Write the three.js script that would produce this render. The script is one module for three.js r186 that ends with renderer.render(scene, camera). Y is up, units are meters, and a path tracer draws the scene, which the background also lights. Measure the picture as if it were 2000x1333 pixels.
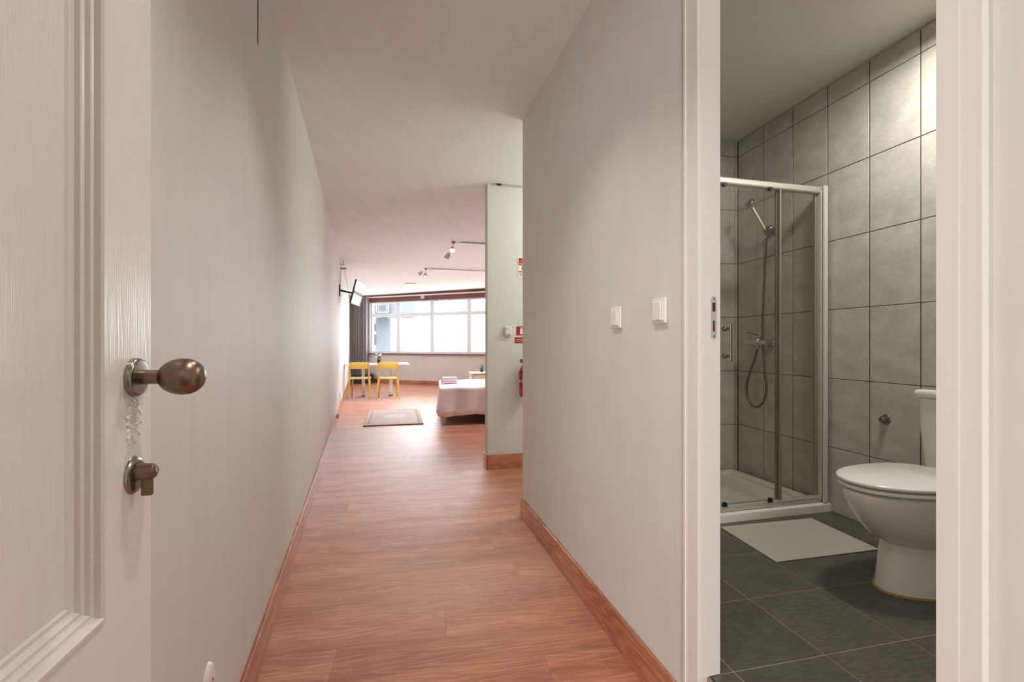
import * as THREE from 'three';
import { RoundedBoxGeometry } from 'three/addons/geometries/RoundedBoxGeometry.js';
import { mergeGeometries, mergeVertices, toCreasedNormals } from 'three/addons/utils/BufferGeometryUtils.js';
import { RectAreaLightUniformsLib } from 'three/addons/lights/RectAreaLightUniformsLib.js';
import { createNoise2D } from 'simplex-noise';

// ---------------------------------------------------------------- camera, sky, lights, exposure
// Plan coordinates in this file are (X, Z): X to the right, Z into the flat; the three.js z axis is -Z. Heights are y.
const scene = new THREE.Scene();
const renderer = new THREE.WebGLRenderer({ antialias: true });
renderer.toneMapping = THREE.LinearToneMapping;
renderer.toneMappingExposure = 1.04;
renderer.shadowMap.enabled = true;
RectAreaLightUniformsLib.init();
const camera = new THREE.PerspectiveCamera(2 * Math.atan(666.5 / 910) * 180 / Math.PI, 2000 / 1333, 0.05, 200);
camera.position.set(0, 1.2, 0);
camera.setViewOffset(2000, 1333, 0, -5.5, 2000, 1333);   // slight vertical shift of the lens: horizon just below the middle
scene.background = new THREE.Color(0.91, 0.955, 1.0);     // overcast sky
scene.backgroundIntensity = 12.0;

function rectLight(color, intensity, w, h, p, target) {
  const l = new THREE.RectAreaLight(color, intensity, w, h);
  l.position.set(p[0], p[1], -p[2]); l.lookAt(target[0], target[1], -target[2]); scene.add(l);
  return l;
}
function pointLight(color, intensity, p, radius = 1) {
  const l = new THREE.PointLight(color, intensity); l.position.set(p[0], p[1], -p[2]);
  l.castShadow = true; l.shadow.radius = radius; scene.add(l);
  return l;
}
function spotLight(color, intensity, p, t, angle = 0.62, soft = 0.6) {
  const l = new THREE.SpotLight(color, intensity, 0, angle, soft); l.position.set(p[0], p[1], -p[2]); l.target.position.set(t[0], t[1], -t[2]);
  l.castShadow = true; l.shadow.radius = 1.5; scene.add(l, l.target);
  return l;
}
const DOWNLIGHTS = [[0.02, 0.8], [-0.235, 1.7]];
const LAMP = { landing: 16.5, corridor: 3.1, niche: 0.95, bath: 100, disc: 50, spot: 4, room: 14 };
rectLight(0xfcfbfa, LAMP.landing, 1.3, 1.9, [-0.75, 1.25, -3.9], [-0.75, 1.25, 0]);       // frosted landing window behind the entrance
for (const [X, Z] of DOWNLIGHTS) spotLight(0xfffbf6, LAMP.corridor, [X, 2.672, Z], [X, 0, Z], 0.88, 1);   // recessed downlights on the corridor ceiling above the camera
for (const dz of [-0.2, 0, 0.2]) pointLight(0xf2fff4, LAMP.niche, [1.42 - dz * 0.2165, 2.3, 4.15 + dz], 2);   // tube lamp on the back wall of the kitchen niche
rectLight(0xfffaf0, LAMP.bath, 0.24, 0.24, [1.62, 2.63, 1.86], [1.62, 0, 1.86]);       // bathroom ceiling lamp
rectLight(0xffffff, LAMP.disc, 0.27, 0.27, [-2.54, 2.66, 11.67], [-2.54, 0, 11.67]);   // round ceiling lamp of the room

// ---------------------------------------------------------------- helpers
let seed = 7;
const rnd = () => { seed = (seed * 1664525 + 1013904223) >>> 0; return seed / 4294967296; };
const noise = createNoise2D(rnd);
const fbm = (x, y, o = 4) => { let s = 0, a = 0.5, f = 1; for (let i = 0; i < o; i++) { s += a * noise(x * f, y * f); a *= 0.5; f *= 2.03; } return s; };
const S = (r, g, b) => new THREE.Color(`rgb(${r},${g},${b})`);
const taken = new Map();
function numbered(n) { const k = taken.get(n) ?? 0; taken.set(n, k + 1); return k ? `${n}_${String(k).padStart(3, '0')}` : n; }
const norm = (g) => { const n = g.index ? g.toNonIndexed() : g; for (const k of Object.keys(n.attributes)) if (!['position', 'normal', 'uv'].includes(k)) n.deleteAttribute(k); if (!n.attributes.normal) n.computeVertexNormals(); if (!n.attributes.uv) n.setAttribute('uv', new THREE.BufferAttribute(new Float32Array(n.attributes.position.count * 2), 2)); return n; };
const merge = (gs) => gs.length === 1 ? gs[0] : mergeGeometries(gs.map(norm));
function part(name, geo, mat, parent, pos, rotY) {
  const m = new THREE.Mesh(Array.isArray(geo) ? merge(geo) : geo, mat);
  m.name = name; m.castShadow = m.receiveShadow = true;
  if (pos) m.position.set(...pos); if (rotY) m.rotation.y = rotY;
  parent.add(m); return m;
}
function tag(o, label, category, group) { o.userData.label = label; o.userData.category = category; if (group) o.userData.group = group; return o; }
function thing(name, label, category, [X, y, Z] = [0, 0, 0], rotY = 0, group) {
  const g = new THREE.Group(); g.name = numbered(name); g.position.set(X, y, -Z); g.rotation.y = rotY; scene.add(g);
  return tag(g, label, category, group);
}
function single(name, label, category, geo, mat, [X, y, Z] = [0, 0, 0], rotY = 0, group) {
  return tag(part(numbered(name), geo, mat, scene, [X, y, -Z], rotY), label, category, group);
}
function struct(name, geo, mat, label, category) {
  const m = part(name, geo, mat, scene); m.userData.kind = 'structure'; return tag(m, label, category);
}
function structGroup(name, label, category) {
  const g = new THREE.Group(); g.name = name; g.userData.kind = 'structure'; scene.add(g); return tag(g, label, category);
}
const box = (w, h, d, x = 0, y = 0, z = 0) => new THREE.BoxGeometry(w, h, d).translate(x, y, z);
const rbox = (w, h, d, r, x = 0, y = 0, z = 0, seg = 3) => new RoundedBoxGeometry(w, h, d, seg, Math.min(r, w / 2.01, h / 2.01, d / 2.01)).translate(x, y, z);
const cyl = (r0, r1, h, x = 0, y = 0, z = 0, n = 24) => new THREE.CylinderGeometry(r1, r0, h, n).translate(x, y, z);
const lathe = (pts, n = 32) => new THREE.LatheGeometry(pts.map((p) => new THREE.Vector2(...p)), n);
const tube = (pts, r, n = 40, m = 8) => new THREE.TubeGeometry(new THREE.CatmullRomCurve3(pts.map((p) => new THREE.Vector3(...p))), n, r, m);
// wall-like prism over a plan polygon [X, Z]
function prism(poly, y0, y1, bevel = 0) {
  const s = new THREE.Shape(poly.map(([x, z]) => new THREE.Vector2(x, z)));
  const g = new THREE.ExtrudeGeometry(s, { depth: y1 - y0 - 2 * bevel, bevelEnabled: bevel > 0, bevelSize: bevel, bevelThickness: bevel, bevelOffset: -bevel, bevelSegments: 2 });
  return g.rotateX(-Math.PI / 2).translate(0, y0 + bevel, 0);
}
// a tapered square bar between two points
function bar(p, q, w0, w1 = w0, d0 = w0, d1 = w1) {
  const a = new THREE.Vector3(...p), b = new THREE.Vector3(...q), L = a.distanceTo(b);
  const g = rbox(1, L, 1, 0.08, 0, L / 2, 0, 2), P = g.attributes.position;
  for (let i = 0; i < P.count; i++) { const t = P.getY(i) / L; P.setX(i, P.getX(i) * (w0 + (w1 - w0) * t)); P.setZ(i, P.getZ(i) * (d0 + (d1 - d0) * t)); }
  const dir = b.clone().sub(a).normalize(), m = new THREE.Matrix4();
  const zAxis = new THREE.Vector3(0, 0, 1).addScaledVector(dir, -dir.z).normalize(), xAxis = new THREE.Vector3().crossVectors(dir, zAxis);
  m.makeBasis(xAxis, dir, zAxis).setPosition(a); g.applyMatrix4(m); g.computeVertexNormals(); return g;
}
const rod = (p, q, r, r1 = r, n = 14) => {
  const a = new THREE.Vector3(...p), b = new THREE.Vector3(...q), L = a.distanceTo(b);
  const g = new THREE.CylinderGeometry(r1, r, L, n).translate(0, L / 2, 0);
  return g.applyMatrix4(new THREE.Matrix4().makeRotationFromQuaternion(new THREE.Quaternion().setFromUnitVectors(new THREE.Vector3(0, 1, 0), b.clone().sub(a).normalize())).setPosition(a));
};
// convex polygon clipped by half planes of another convex polygon, both counter-clockwise
function clip(poly, region) {
  let out = poly;
  for (let i = 0; i < region.length; i++) {
    const [ax, az] = region[i], [bx, bz] = region[(i + 1) % region.length];
    const side = ([x, z]) => (bx - ax) * (z - az) - (bz - az) * (x - ax), inp = out; out = [];
    for (let k = 0; k < inp.length; k++) {
      const p = inp[k], q = inp[(k + 1) % inp.length], sp = side(p), sq = side(q);
      if (sp >= 0) out.push(p);
      if (sp * sq < 0) { const t = sp / (sp - sq); out.push([p[0] + t * (q[0] - p[0]), p[1] + t * (q[1] - p[1])]); }
    }
    if (out.length < 3) return null;
  }
  const keep = out.filter((p, i) => { const q = out[(i + 1) % out.length]; return Math.hypot(p[0] - q[0], p[1] - q[1]) > 1e-4; });
  return keep.length >= 3 ? keep : null;
}
function inset(poly, d) {
  const n = poly.length, L = poly.map((p, i) => { const q = poly[(i + 1) % n], l = Math.hypot(q[0] - p[0], q[1] - p[1]), nx = -(q[1] - p[1]) / l, nz = (q[0] - p[0]) / l; return [p[0] + nx * d, p[1] + nz * d, (q[0] - p[0]) / l, (q[1] - p[1]) / l]; });
  return L.map((b, i) => { const a = L[(i + n - 1) % n], den = a[2] * b[3] - a[3] * b[2]; if (Math.abs(den) < 1e-6) return [b[0], b[1]]; const t = ((b[0] - a[0]) * b[3] - (b[1] - a[1]) * b[2]) / den; return [a[0] + a[2] * t, a[1] + a[3] * t]; });
}
// flat piece (tile, plank) over a plan polygon with a chamfered upper edge; uv(x, z) in texture units
function piece(poly, y0, y1, bevel, uv) {
  const top = inset(poly, bevel), P = [], U = [];
  const v = ([x, z], y) => { P.push(x, y, -z); U.push(...uv(x, z)); };
  for (let i = 1; i < top.length - 1; i++) { v(top[0], y1); v(top[i], y1); v(top[i + 1], y1); }
  for (let i = 0; i < poly.length; i++) {
    const j = (i + 1) % poly.length;
    v(poly[i], y1 - bevel); v(poly[j], y1 - bevel); v(top[j], y1); v(poly[i], y1 - bevel); v(top[j], y1); v(top[i], y1);
    v(poly[i], y0); v(poly[j], y0); v(poly[j], y1 - bevel); v(poly[i], y0); v(poly[j], y1 - bevel); v(poly[i], y1 - bevel);
  }
  const g = new THREE.BufferGeometry();
  g.setAttribute('position', new THREE.Float32BufferAttribute(P, 3)); g.setAttribute('uv', new THREE.Float32BufferAttribute(U, 2)); g.computeVertexNormals();
  return g;
}
// upright piece: rectangle w x h in its own plane, front towards +z
function upright(w, h, t, bevel, u0 = 0, v0 = 0, k = 1) {
  return piece([[0, 0], [w, 0], [w, h], [0, h]], 0, t, bevel, (x, z) => [(x + u0) * k, (z + v0) * k]).rotateX(Math.PI / 2);
}
// loops of points joined into a skin
function loft(loops, capStart = true, capEnd = true, crease = 0.7) {
  const P = [], I = [], n = loops[0].length;
  loops.forEach((l) => l.forEach((p) => P.push(...p)));
  for (let j = 0; j < loops.length - 1; j++) for (let i = 0; i < n; i++) { const a = j * n + i, b = j * n + (i + 1) % n, c = a + n, d = b + n; I.push(a, b, d, a, d, c); }
  const cap = (j, flip) => { const c = [0, 1, 2].map((k) => loops[j].reduce((s, p) => s + p[k], 0) / n), at = P.length / 3; P.push(...c); for (let i = 0; i < n; i++) { const a = j * n + i, b = j * n + (i + 1) % n; flip ? I.push(at, b, a) : I.push(at, a, b); } };
  if (capStart) cap(0, true); if (capEnd) cap(loops.length - 1, false);
  const g = new THREE.BufferGeometry(); g.setAttribute('position', new THREE.Float32BufferAttribute(P, 3)); g.setIndex(I);
  return toCreasedNormals(g, crease);
}
function tex(w, h, fn, srgb = true, wrap = THREE.MirroredRepeatWrapping) {
  const d = new Uint8Array(w * h * 4);
  for (let y = 0; y < h; y++) for (let x = 0; x < w; x++) { const c = fn(x / w, y / h, x, y), i = (y * w + x) * 4; d[i] = Math.max(0, Math.min(255, c[0])); d[i + 1] = Math.max(0, Math.min(255, c[1])); d[i + 2] = Math.max(0, Math.min(255, c[2])); d[i + 3] = 255; }
  const t = new THREE.DataTexture(d, w, h); t.magFilter = THREE.LinearFilter; t.minFilter = THREE.LinearMipmapLinearFilter; t.generateMipmaps = true; t.wrapS = t.wrapT = wrap; if (srgb) t.colorSpace = THREE.SRGBColorSpace; t.needsUpdate = true;
  return t;
}
const rep = (t, u, v = u) => { const c = t.clone(); c.repeat.set(u, v); c.needsUpdate = true; return c; };
const grey = (v) => [v, v, v];
const mix = (a, b, t) => [a[0] + (b[0] - a[0]) * t, a[1] + (b[1] - a[1]) * t, a[2] + (b[2] - a[2]) * t];
const std = (color, roughness = 0.6, o = {}) => new THREE.MeshPhysicalMaterial({ color, roughness, ...o });

// ---------------------------------------------------------------- materials
// laminate: 3.6 m x 0.8 m of grain
const woodTex = tex(2048, 1024, (u, v) => {
  const x = u * 3.6, y = v * 0.8;
  const warp = fbm(x * 0.55, y * 4.5, 2) * 1.0 + 0.1 * noise(x * 2.0, y * 14);
  const ring = Math.pow(0.5 + 0.5 * Math.sin((y * 70 + warp * 16) * 2.0), 1.6);
  const fine = fbm(x * 1.9, y * 170, 3), pore = Math.max(0, noise(x * 4.5, y * 260) - 0.35);
  const broad = fbm(x * 0.6 + 9, y * 4, 2);
  const t = 0.5 + 0.26 * (ring - 0.45) + 0.46 * fine + 0.4 * broad;
  const c = mix([158, 94, 68], [224, 160, 128], t);
  return mix(c, [104, 56, 38], Math.min(1, pore * 1.1));
});
const woodBump = tex(1024, 512, (u, v) => grey(150 + 90 * fbm(u * 9, v * 150, 3)), false);
const plankMats = [[1, 1, 1], [0.96, 0.94, 0.93], [1.03, 1.0, 0.98]].map((c) => std(new THREE.Color(...c), 0.4, { map: woodTex, bumpMap: woodBump, bumpScale: 0.00015, ior: 1.85, anisotropy: 0.9, anisotropyRotation: 0 }));
const floorMat = std(S(165, 104, 78), 0.27);
const skirtMat = std(new THREE.Color(0.97, 0.94, 0.92), 0.24, { map: woodTex, ior: 1.7 });
const paintTex = tex(512, 512, (u, v) => { const n = fbm(u * 9, v * 3, 4), m = fbm(u * 40, v * 2.2, 2); const t = 238 + 4 * n + 3 * m; return [t, t - 1.5, t - 4]; });
const paintBump = tex(1024, 1024, (u, v) => grey(128 + 60 * fbm(u * 24, v * 5, 4) + 30 * fbm(u * 110, v * 90, 2)), false);
const wallMat = std(new THREE.Color(0.85, 0.825, 0.795), 0.62, { map: rep(paintTex, 0.6), bumpMap: rep(paintBump, 0.7), bumpScale: 0.0006, specularIntensity: 0.22 });
const ceilMat = std(new THREE.Color(1.05, 1.055, 1.06), 0.7, { map: rep(paintTex, 0.4), bumpMap: rep(paintBump, 0.5), bumpScale: 0.001 });
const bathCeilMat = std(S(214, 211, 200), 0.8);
const trimMat = std(S(232, 228, 222), 0.3, { bumpMap: rep(paintBump, 1.5), bumpScale: 0.0004 });
const doorBump = tex(1024, 512, (u, v) => { const w = u * 300 + 5 * fbm(u * 10, v * 1.6, 3); return grey(128 + 60 * Math.sin(w * 2.1 + 2 * noise(u * 60, v * 2)) * (0.55 + 0.45 * noise(u * 50, v * 4)) + 40 * fbm(u * 200, v * 10, 2)); }, false);
const doorMat = std(S(226, 221, 212), 0.34, { bumpMap: rep(doorBump, 2.2, 1.2), bumpScale: 0.0006 });
const mouldMat = std(S(222, 216, 204), 0.3);
const steel = std(S(150, 140, 128), 0.3, { metalness: 1 });
const brushed = std(S(132, 112, 96), 0.34, { metalness: 1, anisotropy: 0.5 });
const chrome = std(S(205, 204, 200), 0.1, { metalness: 1 });
const chromeDull = std(S(150, 148, 140), 0.25, { metalness: 1 });
const tileTex = tex(1024, 1024, (u, v) => { const n = fbm(u * 5 + v * 3, v * 7 - u * 2, 5), s = fbm(u * 30 + v * 18, v * 34, 3), d = fbm(u * 3 + 5, v * 3 + 2, 3); const t = 186 + 15 * n + 8 * s + 8 * d; return [t + 1, t - 1, t - 9]; });
const tileBump = tex(512, 512, (u, v) => grey(128 + 70 * fbm(u * 60, v * 60, 3)), false);
const wallTileMats = [0, 1, 2].map((i) => std(new THREE.Color(1, 1, 1).multiplyScalar([1, 0.96, 1.03][i]), 0.36, { map: tileTex, bumpMap: tileBump, bumpScale: 0.0002 }));
const wallGrout = std(S(92, 80, 64), 0.9);
const slateTex = tex(1024, 1024, (u, v) => { const n = fbm(u * 12, v * 60, 4), s = noise(u * 260, v * 300), c = fbm(u * 4, v * 4, 3); const t = 84 + 16 * n + 7 * s + 8 * c; return [t + 2, t - 1, t - 9]; });
const floorTileMats = [0, 1, 2].map((i) => std(new THREE.Color(1, 1, 1).multiplyScalar([1, 0.93, 1.06][i]), 0.42, { map: slateTex, bumpMap: rep(tileBump, 2), bumpScale: 0.0003 }));
const floorGrout = std(S(176, 158, 138), 0.9);
const ceramic = std(S(232, 230, 222), 0.12, { clearcoat: 0.6, clearcoatRoughness: 0.08 });
const plasticWhite = std(S(236, 230, 220), 0.35);
const acrylic = std(S(226, 224, 214), 0.3);
const showerGlass = std(new THREE.Color(0.84, 0.83, 0.77), 0.02, { transmission: 1, thickness: 0, ior: 1.5 });
const windowGlass = std(0xffffff, 0.0, { transmission: 1, thickness: 0, ior: 1.45 });
const alu = std(S(206, 204, 196), 0.32, { metalness: 0.55 });
const aluWhite = std(S(236, 241, 246), 0.35);
const black = std(S(24, 23, 24), 0.45);
const glow = (c, k) => new THREE.MeshStandardMaterial({ color: 0xffffff, emissive: c, emissiveIntensity: k, roughness: 0.6 });

// ---------------------------------------------------------------- plan
const XL = (Z) => -0.3848 - 0.3231 * Z;          // face of the long left wall
const XR = (Z) => 0.8945 - 0.2547 * Z;           // corridor face of the right wall
const XB = (Z) => 2.426 - 0.2165 * Z;            // tiled long wall of the bathroom
const ZW = (X) => 12.606 - 0.437 * X;            // window wall
const nL = [0.9515, 0.3075], nR = [0.969, 0.2468], nB = [-0.9773, -0.2116], dB = [-0.2116, 0.9773];
const rotL = 0.3126, rotR = 0.2494, rotB = 0.2132;
const corner = [-5.186, 14.87];
const partition = (s, t = 0) => [-0.235 + s * 0.9724 - t * 0.2334, 4.475 + s * 0.2334 + t * 0.9724];
const bathFloorY = 0.232;

// ---------------------------------------------------------------- structure: walls
const off = ([x, z], n, d) => [x + n[0] * d, z + n[1] * d];
{
  const a = [XL(0.34), 0.34], b = corner, wl = structGroup('wall_left', 'long off-white painted wall along the left of the corridor', 'wall');
  part('painted_wall', prism([a, b, off(b, nL, -0.14), off(a, nL, -0.14)], 0, 2.82), wallMat, wl);
  const c = [XL(0.34) - 0.07, 0.34 - 0.02], d = [XL(-0.12) - 0.07, -0.12];
  part('wall_return', prism([c, off(c, nL, -0.1), off(d, nL, -0.1), d], 0, 2.82), wallMat, wl);
  part('plaster_crack', tube([[XL(1.727) + 0.001, 2.56, -1.727], [XL(1.726) + 0.0012, 2.42, -1.726], [XL(1.724) + 0.001, 2.31, -1.724]], 0.0022, 16, 6), std(S(96, 80, 66), 0.9), wl).userData.label = 'thin dark crack near the ceiling';
}
const frameFar = 1.348, frameNear = 0.7623, wallT = 0.0575;
{
  const seg = (z0, z1, y0, y1) => { const a = [XR(z0), z0], b = [XR(z1), z1]; return prism([a, off(a, nR, wallT), off(b, nR, wallT), b], y0, y1); };
  struct('wall_right', [seg(frameFar + 0.018, 3.22, 0, 2.82), seg(-0.3, frameNear - 0.018, 0, 2.82), seg(frameNear - 0.018, frameFar + 0.018, 2.27, 2.82)], wallMat, 'off-white painted corridor wall holding the two light switches', 'wall');
}
{ // end of the bathroom block towards the kitchen niche, and walls nobody sees directly that close the rooms
  const e0 = [XR(3.22), 3.22], e1 = [1.70, 3.22 + (1.70 - XR(3.22)) * 0.2165];
  const i1 = [XB(3.46), 3.46];
  const i0 = [e0[0] + 0.079, 3.13];
  struct('wall_bathroom_far', prism([i0, i1, [i1[0] + 0.1, i1[1] + 0.02], e1, e0], 0, 2.82), wallGrout, 'tiled end wall of the shower', 'wall');
  struct('wall_niche_front', prism([[e0[0] + 0.002, e0[1] + 0.001], [e1[0], e1[1]], [e1[0] - 0.0022, e1[1] + 0.01], [e0[0] - 0.0002, e0[1] + 0.011]], 0, 2.82), wallMat, 'painted wall at the near side of the kitchen niche', 'wall');
  const b0 = [XB(0.3), 0.3], b1 = [XB(3.46), 3.46], b2 = [XB(5.1), 5.1];
  const wb = struct('wall_bathroom_right', prism([b0, off(b0, nB, -0.12), off(b1, nB, -0.12), b1], 0, 2.82), wallGrout, 'bathroom wall clad in tall beige stone-look tiles', 'wall');
  struct('wall_niche_right', prism([b1, off(b1, nB, -0.12), off(b2, nB, -0.12), b2], 0, 2.82), wallMat, 'painted wall closing the kitchen niche', 'wall');
  const n0 = off([XR(0.42), 0.42], nR, wallT);
  struct('wall_bathroom_near', prism([n0, [n0[0] + 1.5, n0[1] + 0.33], [n0[0] + 1.52, n0[1] + 0.23], [n0[0] + 0.02, n0[1] - 0.1]], 0, 2.82), wallMat, 'bathroom wall beside the door', 'wall');
  // beige wall tiles 25 x 40 cm, joints recessed
  const rows = [-0.992, -0.596, -0.2, 0.196, 0.592, 0.988, 1.384, 1.51].map((r) => r + 1.2);
  const phiB = Math.atan2(nB[0], -nB[1]);
  let k = 0;
  for (let c = 0; c < 12; c++) for (let r = 0; r < rows.length - 1; r++) {
    const along = 0.0105 + 0.253 * c, w = 0.2463, y0 = Math.max(rows[r], bathFloorY) + 0.002, h = rows[r + 1] - 0.002 - y0;
    const zFar = 3.46 - along * 0.9773, zNear = zFar - w * 0.9773;
    if (zNear < 0.5) continue;
    const g = upright(w, h, 0.0035, 0.0012, rnd() * 0.7, rnd() * 0.5, 0.9);
    const p = off([XB(zFar), zFar], nB, 0.0);
    part('tile', g, wallTileMats[k++ % 3 === 2 ? Math.floor(rnd() * 3) : 0], wb, [p[0], y0, -p[1]], phiB);
  }
  const wf = scene.getObjectByName('wall_bathroom_far'), dx = i1[0] - i0[0], dz = i1[1] - i0[1], L = Math.hypot(dx, dz), phiF = Math.atan2(dz, dx);
  for (let c = 0; c < 7; c++) for (let r = 0; r < rows.length - 1; r++) {
    const x1 = L - 0.006 - (c ? 0.024 + 0.253 * (c - 1) : 0), w = Math.min(c ? 0.2475 : 0.0195, x1 - 0.002), y0 = Math.max(rows[r], bathFloorY) + 0.002, h = rows[r + 1] - 0.002 - y0;
    if (w < 0.02 && c) continue;
    const t = (x1 - w) / L;
    part('tile', upright(w, h, 0.0035, 0.0012, rnd() * 0.7, rnd() * 0.5, 0.9), wallTileMats[Math.floor(rnd() * 3)], wf, [i0[0] + dx * t, y0, -(i0[1] + dz * t)], phiF);
  }
}
{
  const p = [partition(0), partition(3.25), partition(3.25, 0.13), partition(0, 0.13)];
  struct('wall_partition', prism(p, 0, 2.82), wallMat, 'end of the white partition carrying the fire extinguisher', 'wall');
  const r0 = partition(3.2), r1 = [r0[0] - 0.2547 * 7.2, r0[1] + 7.2];
  struct('wall_room_right', prism([r0, [r0[0] + 0.12, r0[1]], [r1[0] + 0.12, r1[1]], r1], 0, 2.82), wallMat, 'painted wall of the bedroom area', 'wall');
  // window wall: parapet, the strip by the left corner, the head over the windows
  const wp = (X, t = 0) => [X + 0.4 * t, ZW(X) + 0.9165 * t];
  const slab = (x0, x1, t0, t1) => [wp(x0, t0), wp(x1, t0), wp(x1, t1), wp(x0, t1)];
  struct('wall_window', [prism(slab(-5.3, 1.3, 0, 0.2), 0, 0.885), prism(slab(-5.3, -4.44, 0, 0.2), 0.885, 2.82), prism(slab(1.0, 1.3, 0, 0.2), 0.885, 2.82), prism(slab(-4.44, 1.0, 0.03, 0.2), 2.5, 2.82)], wallMat, 'white parapet wall under the long window', 'wall');
  const win = structGroup('window_1', 'long white aluminium window with two rows of panes', 'window');
  const phiW = Math.atan2(-(-0.437), 1); // along the wall, seen from the room
  const mull = [-4.42, -3.478, -2.368, -1.235, -0.12, 0.98], F = (X, w, y0, y1, t0 = 0.05, t1 = 0.115) => prism(slab(X - w / 2, X + w / 2, t0, t1), y0, y1, 0.004);
  mull.forEach((X, i) => part('mullion', F(X, i === 0 || i === 5 ? 0.08 : 0.12, 0.9, 2.5), aluWhite, win));
  for (let i = 0; i < 5; i++) {
    const a = mull[i] + 0.05, b = mull[i + 1] - 0.05, H = (y0, y1) => prism(slab(a, b, 0.055, 0.11), y0, y1, 0.004);
    part('bottom_rail', H(0.905, 0.975), aluWhite, win); part('transom', H(2.025, 2.13), aluWhite, win); part('top_rail', H(2.45, 2.498), aluWhite, win);
    for (const [y0, y1] of [[0.955, 2.05], [2.11, 2.455]]) {
      const p = wp((a + b) / 2, 0.082), w = (b - a) * Math.hypot(1, 0.437) + 0.02;
      part('pane', new THREE.PlaneGeometry(w, y1 - y0), windowGlass, win, [p[0], (y0 + y1) / 2, -p[1]], -0.41202 + 0.82404);
    }
  }
  const redwood = std(S(122, 66, 58), 0.35);
  const head = structGroup('trim_1', 'reddish brown wooden fascia above the window', 'trim');
  part('fascia_board', prism(slab(-4.44, 1.0, -0.03, 0.03), 2.485, 2.76, 0.004), redwood, head);
  part('cornice_strip', prism(slab(-5.1, 1.0, -0.05, -0.03), 2.685, 2.72, 0.003), redwood, head);
  const sill = struct('trim_2', prism(slab(-4.46, 1.02, -0.06, 0.05), 0.875, 0.91, 0.006), redwood, 'narrow reddish brown window sill', 'trim');
  const rail = thing('curtain_rail', 'white curtain rail running along the brown window fascia', 'curtain rail');
  part('rail', prism(slab(-4.5, 0.98, -0.1, -0.06), 2.615, 2.655, 0.004), plasticWhite, rail);
  for (const X of [-2.64, -2.58]) part('rail_bracket', prism(slab(X, X + 0.025, -0.102, -0.029), 2.53, 2.66, 0.003), plasticWhite, rail);
  // curtain in deep folds beside the window
  const cg = [], n = 120, cu = [];
  for (let i = 0; i <= n; i++) { const t = i / n, X = -4.87 + 0.44 * t; cu.push([X, -0.12 - 0.065 * Math.sin(t * 40 + 1.3 * Math.sin(t * 9)) - 0.02 * Math.sin(t * 17)]); }
  const poly = [...cu.map(([X, t]) => wp(X, t)), ...cu.slice().reverse().map(([X, t]) => wp(X, t + 0.005))];
  const curtain = thing('curtain', 'long grey-mauve curtain gathered in folds left of the window', 'curtain');
  part('curtain_cloth', toCreasedNormals(prism(poly, 0.14, 2.57), 0.9), std(S(160, 153, 158), 0.85, { sheen: 0.3 }), curtain);
  part('heading_tape', toCreasedNormals(prism(cu.concat().map(([X, t]) => wp(X, t - 0.003)).concat(cu.slice().reverse().map(([X, t]) => wp(X, t + 0.008))), 2.57, 2.611), 0.9), std(S(160, 152, 158), 0.85), curtain);
}
{ // ceiling: rises a little away from the left wall
  const H = (d, Z) => { const k = Math.min(1, Math.max(0, (Z - 3.6) / 3)), t = k * k * (3 - 2 * k), a = 2.692 + Math.max(-0.1, Math.min(d, 1.43)) * 0.041, b = 2.692 + d * 0.0104; return a + (b - a) * t; };
  const P = [], I = [], U = [], nd = 30, nz = 60;
  for (const up of [0, 0.16]) for (let j = 0; j <= nz; j++) for (let i = 0; i <= nd; i++) {
    const Z0 = -0.45 + j / nz * 17, d = -0.3 + 9.3 * i / nd, X = XL(Z0) + d * nL[0], Z = Z0 - 0 + d * nL[1] * 0 + 0;
    P.push(X, H(d, Z0) + up, -Z); U.push(X, Z);
  }
  const N = (nd + 1) * (nz + 1);
  for (let j = 0; j < nz; j++) for (let i = 0; i < nd; i++) { const a = j * (nd + 1) + i, b = a + 1, c = a + nd + 1, d = c + 1; I.push(a, c, d, a, d, b, N + a, N + d, N + c, N + a, N + b, N + d); }
  const g = new THREE.BufferGeometry(); g.setAttribute('position', new THREE.Float32BufferAttribute(P, 3)); g.setAttribute('uv', new THREE.Float32BufferAttribute(U, 2)); g.setIndex(I); g.computeVertexNormals();
  struct('ceiling', g, ceilMat, 'off-white painted ceiling over corridor and room', 'ceiling');
  const bc = [off([XR(0.3), 0.3], nR, 0.03), [XB(0.25), 0.25], [XB(3.46), 3.46], [XR(3.13) + 0.08, 3.13]];
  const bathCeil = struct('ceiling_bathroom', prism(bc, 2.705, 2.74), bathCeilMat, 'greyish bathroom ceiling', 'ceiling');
  const bead = (a, b, n) => prism([a, b, off(b, n, 0.008), off(a, n, 0.008)], 2.695, 2.706);
  part('cornice_bead', bead([XB(0.6), 0.6], [XB(3.46), 3.46], nB), std(S(176, 168, 148), 0.7), bathCeil);
}
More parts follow.
